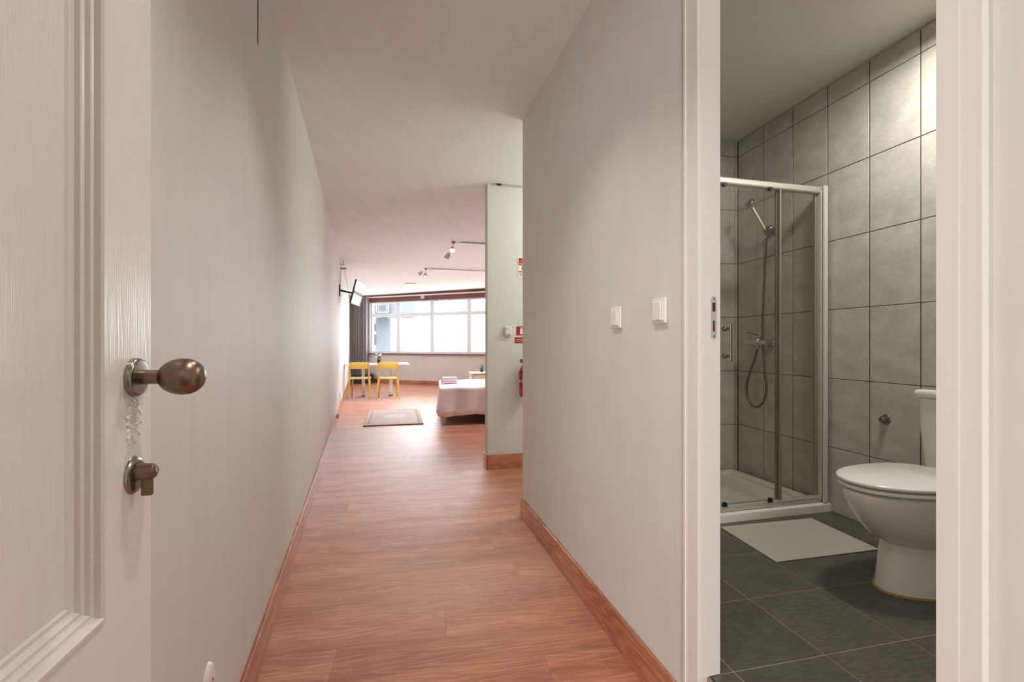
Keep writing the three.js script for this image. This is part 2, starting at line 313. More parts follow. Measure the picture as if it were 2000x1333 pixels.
{ // landing behind the entrance, where the photographer stands in the doorway
  const zE = -0.12, h = 2.82;
  struct('wall_entrance', [prism([[XL(zE) - 2.2, zE], [XL(zE) - 0.06, zE], [XL(zE) - 0.06, zE - 0.2], [XL(zE) - 2.2, zE - 0.2]], 0, h), prism([[XR(zE) - 0.1, zE - 0.1], [2.4, zE - 0.1], [2.4, zE - 0.3], [XR(zE) - 0.1, zE - 0.3]], 0, h), prism([[XL(zE) - 0.2, zE], [1.1, zE], [1.1, zE - 0.2], [XL(zE) - 0.2, zE - 0.2]], 2.25, h)], wallMat, 'wall around the entrance door opening', 'wall');
  struct('wall_landing', [prism([[-2.6, -4.0], [2.4, -4.0], [2.4, -4.15], [-2.6, -4.15]], 0, h), prism([[-2.6, -4], [-2.45, -4], [-2.45, -0.2], [-2.6, -0.2]], 0, h), prism([[2.3, -4], [2.45, -4], [2.45, -0.2], [2.3, -0.2]], 0, h)], wallMat, 'walls of the landing outside the flat', 'wall');
  struct('ceiling_landing', prism([[-2.6, -4.1], [2.5, -4.1], [2.5, -0.14], [-2.6, -0.14]], 2.68, 2.82), ceilMat, 'ceiling of the landing outside the flat', 'ceiling');
  const lw = structGroup('window_2', 'frosted daylit window on the landing behind the entrance', 'window');
  part('window_frame', [prism([[-1.47, -4], [-1.4, -4], [-1.4, -3.94], [-1.47, -3.94]], 0.23, 2.27), prism([[-0.1, -4], [-0.03, -4], [-0.03, -3.94], [-0.1, -3.94]], 0.23, 2.27), prism([[-1.4, -4], [-0.1, -4], [-0.1, -3.94], [-1.4, -3.94]], 0.23, 0.3), prism([[-1.4, -4], [-0.1, -4], [-0.1, -3.94], [-1.4, -3.94]], 2.2, 2.27)], aluWhite, lw);
  part('frosted_pane', box(1.3, 1.9, 0.01, -0.75, 1.25, 3.97), glow(0xfff8f2, 1.5), lw);
  DOWNLIGHTS.forEach(([X, Z], i) => {
    const d = thing('downlight', ['recessed round downlight directly above the photographer', 'recessed round downlight deeper in the corridor'][i], 'lamp', [X, 2.71, Z], 0, 'recessed corridor downlights');
    part('bezel', lathe([[0.03, -0.02], [0.036, -0.026], [0.048, -0.024], [0.05, -0.012], [0.05, 0]], 32), plasticWhite, d); part('lens', cyl(0.032, 0.032, 0.004, 0, -0.018, 0, 24), glow(0xfffaf2, 1.5), d);
  });
}

// ---------------------------------------------------------------- structure: floors and skirtings
{
  const region = [[XL(-0.12), -0.12], [XR(-0.12), -0.12], [XR(3.22), 3.22], [2.0, 3.6], [2.9, 5.2], [1.1, 12.12], corner];
  const fl = structGroup('floor', 'reddish brown laminate floor running down the corridor', 'floor');
  const outline = [[-2.6, -4.1], [2.5, -4.1], [2.5, -0.1], [1.0, 3.3], [3.1, 5.0], [1.4, 12.3], [-5.5, 15.2], [-0.75, -0.1], [-2.6, -0.1]];
  part('subfloor', prism(outline, -0.2, -0.009), std(S(90, 52, 38), 0.9), fl);
  // planks lie across the corridor
  const m = 0.19, c = 1 / Math.hypot(1, m), u = [c, m * c], v = [-m * c, c], W = 0.193, Lp = 1.28;
  const toXZ = (a, b) => [u[0] * a + v[0] * b, u[1] * a + v[1] * b];
  const zones = [[[XL(-0.12), -0.12], [XR(-0.12), -0.12], [XR(3.22), 3.22], [XL(3.22), 3.22]], [[XL(3.22), 3.22], [XR(3.22), 3.22], [1.6, 3.555], [2.95, 5.25], [1.1, 12.12], corner]];
  // second zone is convex as listed: niche and room together
  const rest = []; let count = 0;
  for (let r = -12; r < 86; r++) {
    const shift = rnd() * Lp;
    for (let k = -6; k < 6; k++) {
      const a0 = k * Lp + shift, b0 = r * W, rect = [toXZ(a0, b0), toXZ(a0 + Lp - 0.0004, b0), toXZ(a0 + Lp - 0.0004, b0 + W - 0.0005), toXZ(a0, b0 + W - 0.0005)];
      const uo = rnd() * 2, vo = rnd() * 0.6, uv = (x, z) => [((x * u[0] + z * u[1]) - a0 + uo) / 3.6, ((x * v[0] + z * v[1]) - b0 + vo) / 0.8];
      for (const zn of zones) {
        const q = clip(rect, zn); if (!q) continue;
        const area = Math.abs(q.reduce((s, p, i) => { const n = q[(i + 1) % q.length]; return s + p[0] * n[1] - n[0] * p[1]; }, 0)) / 2;
        if (area < 0.0015) continue;
        const g = piece(q, -0.009, 0, 0.0003, uv), zc = q.reduce((s, p) => s + p[1], 0) / q.length, xc = q.reduce((s, p) => s + p[0], 0) / q.length;
        if (zc > 1.0 && zc < 8 && xc < 0.6 && count < 296) { part('plank', g, plankMats[Math.floor(rnd() * 3)], fl); count++; } else rest.push(g);
      }
    }
  }
  const far = part('plank_field', rest, plankMats[0], fl); far.userData.kind = 'stuff';
  // skirtings
  const sk = (name, pts, n, label, tt = 0.014, hh = 0.135) => {
    const o = structGroup(name, label, 'baseboard');
    for (let i = 0; i < pts.length - 1; i++) {
      const a = pts[i], b = pts[i + 1], L = Math.hypot(b[0] - a[0], b[1] - a[1]), k = n[i];
      const g = prism([a, b, off(b, k, tt), off(a, k, tt)], 0, hh, 0.003), P = g.attributes.position, U = g.attributes.uv, d = [(b[0] - a[0]) / L, (b[1] - a[1]) / L], o2 = rnd();
      for (let j = 0; j < P.count; j++) U.setXY(j, (P.getX(j) * d[0] - P.getZ(j) * d[1] + o2) / 3.6, (P.getY(j) + o2 * 0.5) / 0.8);
      part('skirting_board', g, skirtMat, o);
    }
  };
  const zl = [0.36, 2.3, 2.78, 5.2, 7.6, 10, 12.4, 14.86];
  sk('baseboard_left', zl.map((z) => [XL(z), z]), zl.map(() => nL), 'brown wooden skirting along the long left wall');
  const e = [XR(3.22), 3.22];
  sk('baseboard_right', [[XR(frameFar + 0.07), frameFar + 0.07], [XR(3.234), 3.234], [e[0] + 1.5, e[1] + 0.325]], [[-nR[0], -nR[1]], [-0.2116, 0.9773]], 'brown wooden skirting under the light switch wall');
  sk('baseboard_partition', [partition(0, 0.13), partition(-0.001, -0.013), partition(1.6, 0)], [[-0.9724, -0.2334], [0.2334, -0.9724]], 'brown wooden skirting at the foot of the white partition');
  sk('baseboard_window', [[-5.17, ZW(-5.17)], [-2.2, ZW(-2.2)], [1.1, ZW(1.1)]], [[-0.4004, -0.9163], [-0.4004, -0.9163]], 'brown wooden skirting below the window wall', 0.014, 0.11);
}
{ // bathroom floor: a step up, 33 cm dark tiles
  const bf = structGroup('floor_bathroom', 'raised bathroom floor of dark slate-look tiles with pale joints', 'floor');
  const region = [[XR(0.34) + 0.006, 0.34], [XB(0.3) - 0.001, 0.3], [XB(3.46), 3.46], [XR(3.14) + 0.07, 3.14]];
  part('screed', prism(region, 0, bathFloorY - 0.0015), floorGrout, bf);
  const o = [0.9746, 1.45], A = [-0.2291, 0.9734], B = [0.9734, 0.2291], s = 0.328, j = 0.0035;
  let k = 0;
  for (let a = -5; a < 8; a++) for (let b = -4; b < 6; b++) {
    const at = (p, q) => [o[0] + A[0] * p + B[0] * q, o[1] + A[1] * p + B[1] * q];
    const q = clip([at(a * s + j / 2, b * s + j / 2), at(a * s + j / 2, b * s + s - j / 2), at(a * s + s - j / 2, b * s + s - j / 2), at(a * s + s - j / 2, b * s + j / 2)], region);
    if (!q) continue;
    const uo = rnd() * 0.6, vo = rnd() * 0.6;
    part('tile', piece(q, bathFloorY - 0.008, bathFloorY, 0.0008, (x, z) => [(x * B[0] + z * B[1]) * 1.2 + uo, (x * A[0] + z * A[1]) * 1.2 + vo]), floorTileMats[k++ % 3], bf);
  }
}
{ // frame of the bathroom door
  const fr = structGroup('trim_3', 'white painted frame around the open bathroom doorway', 'door frame');
  const at = (Z, t) => off([XR(Z), Z], nR, t), yT = 2.23, dz = (w) => w * 0.969;
  const strip = (z0, z1, t0, t1, y0, y1, b = 0.003) => prism([at(z0, t0), at(z0, t1), at(z1, t1), at(z1, t0)], y0, y1, b);
  part('jamb_lining', strip(frameFar, frameFar + 0.019, -0.004, wallT + 0.002, bathFloorY, yT), trimMat, fr);
  part('door_stop', strip(frameFar - 0.0006, frameFar + 0.01, 0.0, 0.021, bathFloorY, yT, 0.0015), trimMat, fr);
  part('jamb_lining', strip(frameNear - 0.019, frameNear, -0.004, wallT + 0.002, bathFloorY, yT), trimMat, fr);
  part('head_lining', strip(frameNear - 0.019, frameFar + 0.019, -0.004, wallT + 0.002, yT, yT + 0.02), trimMat, fr);
  const arch = (zi, sgn, bead) => part('architrave', [strip(...[zi, zi + sgn * dz(0.031)].sort((p, q) => p - q), -0.015, 0.001, 0, yT + 0.03, 0.002), strip(...[zi + sgn * dz(0.03), zi + sgn * dz(0.06)].sort((p, q) => p - q), -0.0135, 0.001, 0, yT + 0.06, 0.002), ...(bead ? [strip(...[zi + sgn * dz(0.054), zi + sgn * dz(0.063)].sort((p, q) => p - q), -0.0175, 0.001, 0, yT + 0.06, 0.004)] : [])], trimMat, fr);
  arch(frameFar + 0.004, 1, true); arch(frameNear - 0.004, -1, false);
  part('architrave_head', strip(frameNear, frameFar, -0.016, 0.001, yT + 0.004, yT + 0.06), trimMat, fr);
  // strike plate on the far jamb, facing the near jamb
  const c = at(frameFar - 0.0008, 0.037), phi = Math.atan2(-(-0.2468), 0.969);
  const sp = new THREE.Group(); sp.name = 'strike_plate'; sp.position.set(c[0], 1.276, -c[1]); sp.rotation.y = -0.2494 + 0.4988; fr.add(sp);
  const shp = new THREE.Shape(); shp.absarc(0, 0.053, 0.0095, 0, Math.PI); shp.absarc(0, -0.053, 0.0095, Math.PI, 2 * Math.PI);
  const hole = (y0, y1, w) => { const h = new THREE.Path(); h.moveTo(-w, y0); h.lineTo(w, y0); h.lineTo(w, y1); h.lineTo(-w, y1); h.closePath(); return h; };
  shp.holes.push(hole(0.018, 0.044, 0.0055), hole(-0.04, -0.008, 0.0035));
  part('plate', new THREE.ExtrudeGeometry(shp, { depth: 0.0012, bevelEnabled: false }), std(S(214, 212, 208), 0.4, { metalness: 0.5 }), sp);
  part('latch_recess', [box(0.011, 0.026, 0.0006, 0, 0.031, 0.0001), box(0.007, 0.032, 0.0006, 0, -0.024, 0.0001)], std(S(92, 34, 20), 0.8), sp);
  for (const y of [0.055, -0.054]) part('screw', cyl(0.003, 0.003, 0.0012, 0, 0, 0, 12).rotateX(Math.PI / 2).translate(0, y, 0.0014), chromeDull, sp);
}

// ---------------------------------------------------------------- entrance door, opened flat against the left wall
{
  const d = structGroup('door_1', 'open white wood-grain entrance door with panel mouldings', 'door');
  // local frame: origin at the free edge on the floor, +x from the hinge to the free edge, +z = face seen by the camera
  const zF = 0.684; d.position.set(-0.3615 - 0.246 * zF, 0.01, -zF); d.rotation.y = Math.PI / 2 + Math.atan(0.246);
  const w = 0.83, h = 2.06, t = 0.034, st = 0.113, holes = [[0.848, 1.94], [0.13, 0.73]];
  const s = new THREE.Shape([[-w, 0], [0, 0], [0, h], [-w, h]].map((p) => new THREE.Vector2(...p)));
  for (const [y0, y1] of holes) s.holes.push(new THREE.Path([[-w + st, y0], [-w + st, y1], [-st, y1], [-st, y0]].map((p) => new THREE.Vector2(...p))));
  const leaf = part('door_leaf', new THREE.ExtrudeGeometry(s, { depth: t - 0.002, bevelEnabled: true, bevelSize: 0.001, bevelThickness: 0.001, bevelOffset: -0.001, bevelSegments: 1 }).translate(0, 0, -t + 0.001), doorMat, d);
  const prof = [[0, 0.0005], [0.002, 0.003], [0.006, 0.0035], [0.0085, 0.001], [0.0095, -0.005], [0.012, -0.006], [0.0165, -0.0055], [0.018, -0.0105], [0.0205, -0.0115], [0.025, -0.011], [0.0265, -0.016], [0.029, -0.0175], [0.0345, -0.017], [0.0385, -0.0205]];
  for (const [y0, y1] of holes) {
    const loops = prof.map(([i, z]) => [[-w + st + i, y0 + i, z], [-st - i, y0 + i, z], [-st - i, y1 - i, z], [-w + st + i, y1 - i, z]]);
    part('panel_moulding', loft(loops, false, false, 0.35), mouldMat, d);
    part('door_panel', box(w - 2 * st - 0.07, y1 - y0 - 0.07, 0.01, -w / 2, (y0 + y1) / 2, -0.0245), doorMat, d);
  }
  const xk = -0.0453, yk = 1.144;
  const hd = new THREE.Group(); hd.name = 'door_knob'; hd.position.set(xk, yk, 0); d.add(hd);
  part('rosette', lathe([[0, 0.0088], [0.021, 0.0088], [0.0245, 0.0075], [0.0262, 0.005], [0.0265, 0]], 48).rotateX(Math.PI / 2), chromeDull, hd);
  part('knob_neck', lathe([[0.0098, 0.007], [0.0098, 0.0335], [0.0106, 0.0345], [0.0106, 0.036]], 32).rotateX(Math.PI / 2), brushed, hd);
  const egg = []; for (let i = 0; i <= 40; i++) { const a = i / 40 * Math.PI, c = -Math.cos(a), y = 0.0575 + c * 0.029, r = 0.0255 * Math.pow(Math.sin(a), 0.92) * (1 + 0.05 * c); egg.push([Math.max(0, r), y]); }
  part('knob_egg', lathe(egg, 48).rotateX(Math.PI / 2), brushed, hd);
  const lk = new THREE.Group(); lk.name = 'lock_thumbturn'; lk.position.set(xk - 0.001, 1.01, 0); d.add(lk);
  part('lock_rosette', lathe([[0, 0.005], [0.019, 0.005], [0.0235, 0.0035], [0.0258, 0.0]], 40).rotateX(Math.PI / 2), chromeDull, lk);
  part('turn_barrel', lathe([[0, 0.0262], [0.0085, 0.026], [0.0105, 0.023], [0.012, 0.004]], 28).rotateX(Math.PI / 2).translate(0, 0.004, 0), brushed, lk);
  part('turn_tab', rbox(0.008, 0.03, 0.013, 0.002, 0, -0.014, 0.016), brushed, lk);
  part('turn_pin', cyl(0.0045, 0.0045, 0.003, 0, 0, 0, 16).rotateX(Math.PI / 2).translate(0, 0.005, 0.0272), chrome, lk);
  // rough filler where an older lock was patched
  const fp = new THREE.PlaneGeometry(0.04, 0.07, 44, 72), P = fp.attributes.position;
  for (let i = 0; i < P.count; i++) { const x = P.getX(i), y = P.getY(i), r = Math.hypot(x / 0.017, y / 0.031) + 0.35 * noise(x * 90, y * 90); P.setZ(i, r < 1 ? 0.0006 + 0.0022 * Math.abs(noise(x * 160, y * 160)) * Math.min(1, 3 * (1 - r)) + 0.001 * Math.max(0, noise(x * 420, y * 420)) : -0.001); }
  fp.computeVertexNormals();
  part('filler_patch', fp.translate(xk - 0.002, 1.083, 0), std(S(232, 226, 216), 0.35), d).userData.label = 'rough white filler patch between knob and lock';
}

// ---------------------------------------------------------------- switches, sockets
function lightSwitch(Z, y, label) {
  const t = thing('light_switch', label, 'light switch', [XR(Z), y, Z], -Math.PI / 2 + rotR, 'light switches on the corridor wall');
  part('plate', rbox(0.082, 0.086, 0.012, 0.006, 0, 0, 0.006), plasticWhite, t);
  part('surround', rbox(0.066, 0.068, 0.006, 0.003, 0, 0, 0.0125), plasticWhite, t);
  const rk = part('rocker', rbox(0.046, 0.062, 0.009, 0.003, 0, 0, 0.014), std(S(240, 234, 226), 0.3), t); rk.rotation.x = 0.045;
}
lightSwitch(1.859, 1.304, 'cream light switch farther from the bathroom door frame');
lightSwitch(1.557, 1.31, 'cream light switch nearer the bathroom door frame');
{
  const t = thing('blank_plate', 'white oval cover plate low on the left wall beside the door', 'cover plate', [XL(1.163), 0.36, 1.163], Math.PI / 2 + rotL);
  part('cover', lathe([[0, 0.012], [0.024, 0.011], [0.033, 0.007], [0.036, 0]], 40).rotateX(Math.PI / 2).scale(1, 1.15, 1), plasticWhite, t); part('screw', cyl(0.004, 0.004, 0.002, 0, 0, 0, 12).rotateX(Math.PI / 2).translate(0, 0, 0.0125), chromeDull, t);
  const s = thing('wall_socket', 'small brownish socket box on the left wall skirting', 'socket', [XL(7.0) + 0.014, 0.12, 7.0], Math.PI / 2 + rotL);
  part('socket_box', rbox(0.09, 0.07, 0.03, 0.006, 0, 0, 0.015), std(S(208, 194, 184), 0.5), s); part('socket_face', cyl(0.02, 0.02, 0.004, 0, 0, 0, 18).rotateX(Math.PI / 2).translate(0, 0, 0.031), std(S(176, 158, 146), 0.5), s);
  const c = thing('cable_duct', 'short grey vertical cable duct low on the left wall by the table', 'cable duct', [XL(8.15), 0.137, 8.15], Math.PI / 2 + rotL);
  part('duct', rbox(0.016, 0.2, 0.012, 0.003, 0, 0.1, 0.006), std(S(168, 164, 160), 0.6), c); part('duct_end', rbox(0.02, 0.01, 0.014, 0.002, 0, 0.2, 0.007), std(S(150, 146, 142), 0.6), c);
}

// ---------------------------------------------------------------- partition: signs, box, extinguisher
{
  const phi = Math.atan2(0.2334, 0.9724);
  const on = (s, y) => { const p = partition(s); return [p[0], y, p[1]]; };
  const b = thing('intercom_box', 'small white ribbed wall box beside the fire extinguisher sign', 'wall box', on(0.2, 1.32), phi);
  part('case', rbox(0.066, 0.1, 0.03, 0.008, 0, 0, 0.015), plasticWhite, b);
  for (let i = 0; i < 4; i++) part('rib', rbox(0.003, 0.05, 0.003, 0.001, -0.02 + 0.0133 * i, 0.014, 0.0305), plasticWhite, b);
  part('lower_window', rbox(0.05, 0.014, 0.004, 0.002, 0, -0.033, 0.03), std(S(176, 164, 148), 0.5), b);
  const canvasMat = (w, h, draw) => { const c = document.createElement('canvas'); c.width = w; c.height = h; draw(c.getContext('2d')); const t = new THREE.CanvasTexture(c); t.colorSpace = THREE.SRGBColorSpace; return std(0xffffff, 0.4, { map: t }); };
  const sign = (name, label, s, y, w, h, mat, edge) => { const o = thing(name, label, 'sign', on(s, y), phi); part('backing', rbox(w, h, 0.003, 0.001, 0, 0, 0.0015), edge, o); part('print', new THREE.PlaneGeometry(w - 0.002, h - 0.002).translate(0, 0, 0.0034), mat, o); };
  const red = std(S(176, 26, 26), 0.4), white = std(S(232, 226, 218), 0.5);
  sign('extinguisher_sign', 'square red sign with a white extinguisher pictogram', 0.36, 1.327, 0.15, 0.086, canvasMat(256, 150, (g) => {
    g.fillStyle = '#a8191b'; g.fillRect(0, 0, 256, 150); g.fillStyle = '#f0e8e0'; g.beginPath(); g.roundRect(62, 40, 44, 96, 14); g.fill(); g.fillRect(76, 22, 16, 22); g.fillRect(64, 16, 40, 9); g.beginPath(); g.moveTo(150, 130); g.bezierCurveTo(120, 90, 170, 70, 160, 30); g.bezierCurveTo(200, 60, 230, 100, 196, 132); g.closePath(); g.fill();
  }), red);
  sign('instruction_sign', 'narrow red strip sign with two white lines under the square sign', 0.356, 1.235, 0.17, 0.058, canvasMat(256, 90, (g) => { g.fillStyle = '#a8191b'; g.fillRect(0, 0, 256, 90); g.fillStyle = '#e9d8d0'; g.fillRect(16, 28, 224, 9); g.fillRect(16, 56, 224, 7); }), red);
  sign('evacuation_sign', 'tall white and red notice high on the partition above the extinguisher', 0.37, 1.945, 0.14, 0.2, canvasMat(180, 256, (g) => {
    g.fillStyle = '#efe6da'; g.fillRect(0, 0, 180, 256); g.fillStyle = '#c03a2c'; g.fillRect(8, 8, 164, 70); g.fillRect(8, 84, 164, 18); g.fillRect(8, 172, 164, 18); g.fillStyle = '#5b2620'; g.fillRect(16, 14, 30, 26); g.fillStyle = '#e8a08c'; g.fillRect(60, 18, 90, 40); g.fillStyle = '#3a3a38'; g.beginPath(); g.arc(70, 136, 24, 0, 7); g.fill(); g.fillStyle = '#b9b6ae'; g.fillRect(16, 200, 140, 40);
  }), white);
  const e = thing('fire_extinguisher', 'red fire extinguisher with black valve hanging on the white partition', 'fire extinguisher', on(0.355, 0.69), phi);
  part('cylinder', lathe([[0, 0.0], [0.045, 0.002], [0.056, 0.02], [0.056, 0.25], [0.05, 0.275], [0.034, 0.298], [0.02, 0.308], [0.02, 0.318], [0, 0.318]], 36).translate(0, 0, 0.075), std(S(186, 22, 24), 0.22, { clearcoat: 0.5 }), e);
  part('label_band', new THREE.CylinderGeometry(0.0567, 0.0567, 0.12, 36, 1, true, -1.9, 2.9).translate(0, 0.15, 0.075), canvasMat(256, 160, (g) => { g.fillStyle = '#9c1518'; g.fillRect(0, 0, 256, 160); g.fillStyle = '#e6d5c8'; g.fillRect(10, 62, 60, 28); g.fillRect(90, 62, 60, 28); g.fillRect(170, 62, 60, 28); g.fillStyle = '#5a1010'; for (let i = 0; i < 4; i++) g.fillRect(10, 10 + i * 11, 236, 4); for (let i = 0; i < 4; i++) g.fillRect(10, 104 + i * 12, 236, 4); }), e);
  part('valve', [cyl(0.014, 0.012, 0.03, 0, 0.332, 0.075), rbox(0.03, 0.018, 0.024, 0.004, -0.01, 0.34, 0.075)], black, e);
  part('lever', [bar([-0.055, 0.352, 0.075], [0.05, 0.36, 0.075], 0.016, 0.016, 0.008, 0.008), bar([-0.05, 0.334, 0.075], [0.03, 0.338, 0.075], 0.014, 0.014, 0.006, 0.006)], black, e);
  part('hose', tube([[0.014, 0.335, 0.075], [0.05, 0.33, 0.08], [0.068, 0.28, 0.085], [0.066, 0.12, 0.085]], 0.008, 30, 10), black, e);
  part('strap', new THREE.TorusGeometry(0.0575, 0.004, 8, 36).rotateX(Math.PI / 2).scale(1, 2.5, 1).translate(0, 0.235, 0.075), black, e);
  part('wall_bracket', rbox(0.03, 0.1, 0.022, 0.002, 0, 0.24, 0.011), black, e);
  const tr = thing('sliding_track', 'thin metal track with a black roller at the top of the partition', 'track', on(0.03, 2.728), phi);
  part('track', rbox(0.55, 0.012, 0.012, 0.002, 0.29, 0.0, 0.008), std(S(190, 186, 176), 0.5), tr); part('roller', rbox(0.045, 0.016, 0.02, 0.004, 0.078, 0.006, 0.016), black, tr);
}

// ---------------------------------------------------------------- niche lamp, bathroom lamp, room lamps
{
  const n = thing('tube_lamp', 'slim white tube lamp on the back wall of the kitchen niche', 'lamp', [XB(4.15), 2.3, 4.15], -Math.PI / 2 + rotB);
  part('housing', rbox(0.6, 0.06, 0.04, 0.01, 0, 0, 0.02), plasticWhite, n); for (const sx of [-1, 1]) part('tube_holder', rbox(0.03, 0.05, 0.1, 0.006, sx * 0.27, 0, 0.08), plasticWhite, n);
  part('tube', cyl(0.016, 0.016, 0.47, 0, 0, 0, 16).rotateZ(Math.PI / 2).translate(0, 0, 0.105), glow(0xf2fff4, 2), n);
  const b = thing('bathroom_lamp', 'round white bathroom ceiling lamp above the toilet', 'lamp', [1.62, 2.705, 1.86]);
  part('base', cyl(0.13, 0.13, 0.03, 0, -0.015, 0, 32), plasticWhite, b); part('diffuser', lathe([[0, -0.065], [0.06, -0.062], [0.1, -0.05], [0.118, -0.03]], 32), glow(0xfff2d8, 1.5), b);
  const d = thing('ceiling_lamp', 'round flat white lamp on the ceiling near the window', 'lamp', [-2.54, 2.708, 11.67]);
  part('rim', cyl(0.155, 0.155, 0.028, 0, -0.014, 0, 40), plasticWhite, d); part('diffuser', cyl(0.14, 0.14, 0.006, 0, -0.031, 0, 40), glow(0xffffff, 1.3), d);
}
function trackLight([X, Z], yc, heads, label) {
  const t = thing('track_light', label, 'track light', [X, yc, Z], rotR, 'ceiling track lights');
  const whiteMetal = std(S(214, 208, 200), 0.35), L = 2.6;
  part('rail', rbox(L, 0.022, 0.035, 0.004, L / 2 + 0.1, -0.011, 0), whiteMetal, t);
  part('feed_cable', rod([0.0, -0.012, 0], [0.11, -0.012, 0], 0.005), whiteMetal, t);
  part('canopy', [cyl(0.03, 0.026, 0.03, 0, -0.015, 0, 24), rod([0, -0.02, 0], [0, -0.06, 0], 0.008)], std(S(170, 150, 140), 0.4), t);
  for (const [dx, dy, dz, ax, az, lit] of heads) {
    const h = new THREE.Group(); h.name = 'spot_head'; h.position.set(dx, dy, dz); h.rotation.set(ax, 0, az); t.add(h);
    part('stem', rod([0, 0.02, 0], [0, 0.075, 0], 0.007), chrome, h);
    part('shade', lathe([[0.018, 0.03], [0.026, 0.026], [0.038, -0.03], [0.045, -0.05], [0.041, -0.05], [0.034, -0.028], [0.02, 0.02]], 28), whiteMetal, h);
    part('bulb', lathe([[0, -0.044], [0.02, -0.042], [0.034, -0.034], [0.03, -0.02]], 24), glow(0xfff0d0, lit), h);
  }
}
trackLight([-0.865, 6.88], 2.71, [[-0.02, -0.115, 0.03, -0.75, -0.1, 2.6], [-0.075, -0.2, -0.03, 0.4, -0.45, 1.2], [1.1, -0.12, 0, 0, 0, 1.6], [2.1, -0.12, 0, 0, 0, 1.6]], 'nearer ceiling track light with two visible white spot heads');
trackLight([-1.72, 9.3], 2.709, [[-0.01, -0.125, 0.0, -0.35, 0.1, 1.6], [-0.1, -0.1, 0.0, 0.1, -0.85, 1.2], [1.3, -0.12, 0, 0, 0, 1.6], [2.2, -0.12, 0, 0, 0, 1.6]], 'farther ceiling track light closer to the window');
spotLight(0xffe9c8, LAMP.spot, [-0.90, 2.55, 6.80], [-0.55, 0, 4.6]);
spotLight(0xe4eeff, LAMP.room, [-0.97, 2.45, 6.95], [-1.6, 0, 7.9]);
spotLight(0xe4eeff, LAMP.room, [-1.73, 2.53, 9.26], [-1.7, 0, 8.9], 0.8);
spotLight(0xe4eeff, LAMP.room, [-1.87, 2.575, 9.27], [-3.6, 0, 9.6], 0.8);
for (const [x, z, y] of [[0.2, 7.152, 2.53], [1.17, 7.4, 2.53], [-0.46, 9.62, 2.53], [0.41, 9.845, 2.53]]) spotLight(0xe4eeff, LAMP.room, [x, y, z], [x, 0, z], 0.9, 0.8);

// ---------------------------------------------------------------- television and brackets on the left wall
{
  const t = thing('television', 'flat television tilted down on a black arm on the left wall', 'television', [XL(8.0), 2.12, 8.0], rotL);
  // local: +x away from the wall, -z along the wall into the room
  part('wall_plate', rbox(0.02, 0.2, 0.07, 0.004, 0.01, 0, 0), black, t);
  part('arm', [bar([0.02, 0, 0], [0.12, -0.01, -0.14], 0.03), bar([0.12, -0.01, -0.14], [0.262, -0.015, -0.31], 0.028)], black, t);
  const s = new THREE.Group(); s.name = 'screen_unit'; s.position.set(0.30, -0.01, -0.33); s.rotation.set(0, -0.2, -0.24, 'YXZ'); t.add(s);
  part('case', rbox(0.03, 0.425, 0.72, 0.006, 0, 0, 0), std(S(70, 58, 56), 0.4), s);
  part('back_cover', rbox(0.03, 0.24, 0.4, 0.01, -0.026, -0.04, 0), std(S(88, 70, 64), 0.45), s);
  part('screen', box(0.002, 0.395, 0.69, 0.0158, 0.003, 0), std(S(40, 42, 46), 0.04, { clearcoat: 1, clearcoatRoughness: 0.02, ior: 1.9 }), s);
  const c = thing('television_cables', 'thin pale cables hanging from the wall shelf to the television', 'cable', [XL(8.25), 2.13, 8.25], rotL);
  part('cable', tube([[0.012, 0.4, 0], [0.02, 0.25, 0.02], [0.012, 0.08, 0.01], [0.03, -0.02, 0.08]], 0.004, 24, 6), plasticWhite, c); part('cable', tube([[0.08, 0.4, -0.05], [0.1, 0.25, -0.04], [0.13, 0.05, -0.05], [0.14, 0.0, 0.0]], 0.003, 24, 6), plasticWhite, c);
  const h = thing('media_box', 'small dark media box on a wall shelf above the television', 'media box', [XL(8.34), 2.548, 8.34], rotL);
  part('shelf', box(0.13, 0.006, 0.12, 0.065, -0.014, 0), plasticWhite, h); part('case', rbox(0.1, 0.022, 0.1, 0.004, 0.055, 0, 0), std(S(120, 104, 104), 0.5), h);
  const u = thing('ceiling_hook', 'grey U-shaped hook at the top of the left wall', 'hook', [XL(8.34), 2.64, 8.34], rotL);
  part('hook', tube([[0.0, 0.01, 0], [0.03, -0.025, 0], [0.06, -0.02, 0], [0.055, 0.02, 0], [0.04, 0.05, 0]], 0.007, 24, 8), std(S(190, 186, 182), 0.5), u); part('base_plate', rbox(0.006, 0.04, 0.03, 0.002, 0.003, 0.01, 0), std(S(190, 186, 182), 0.5), u);
}

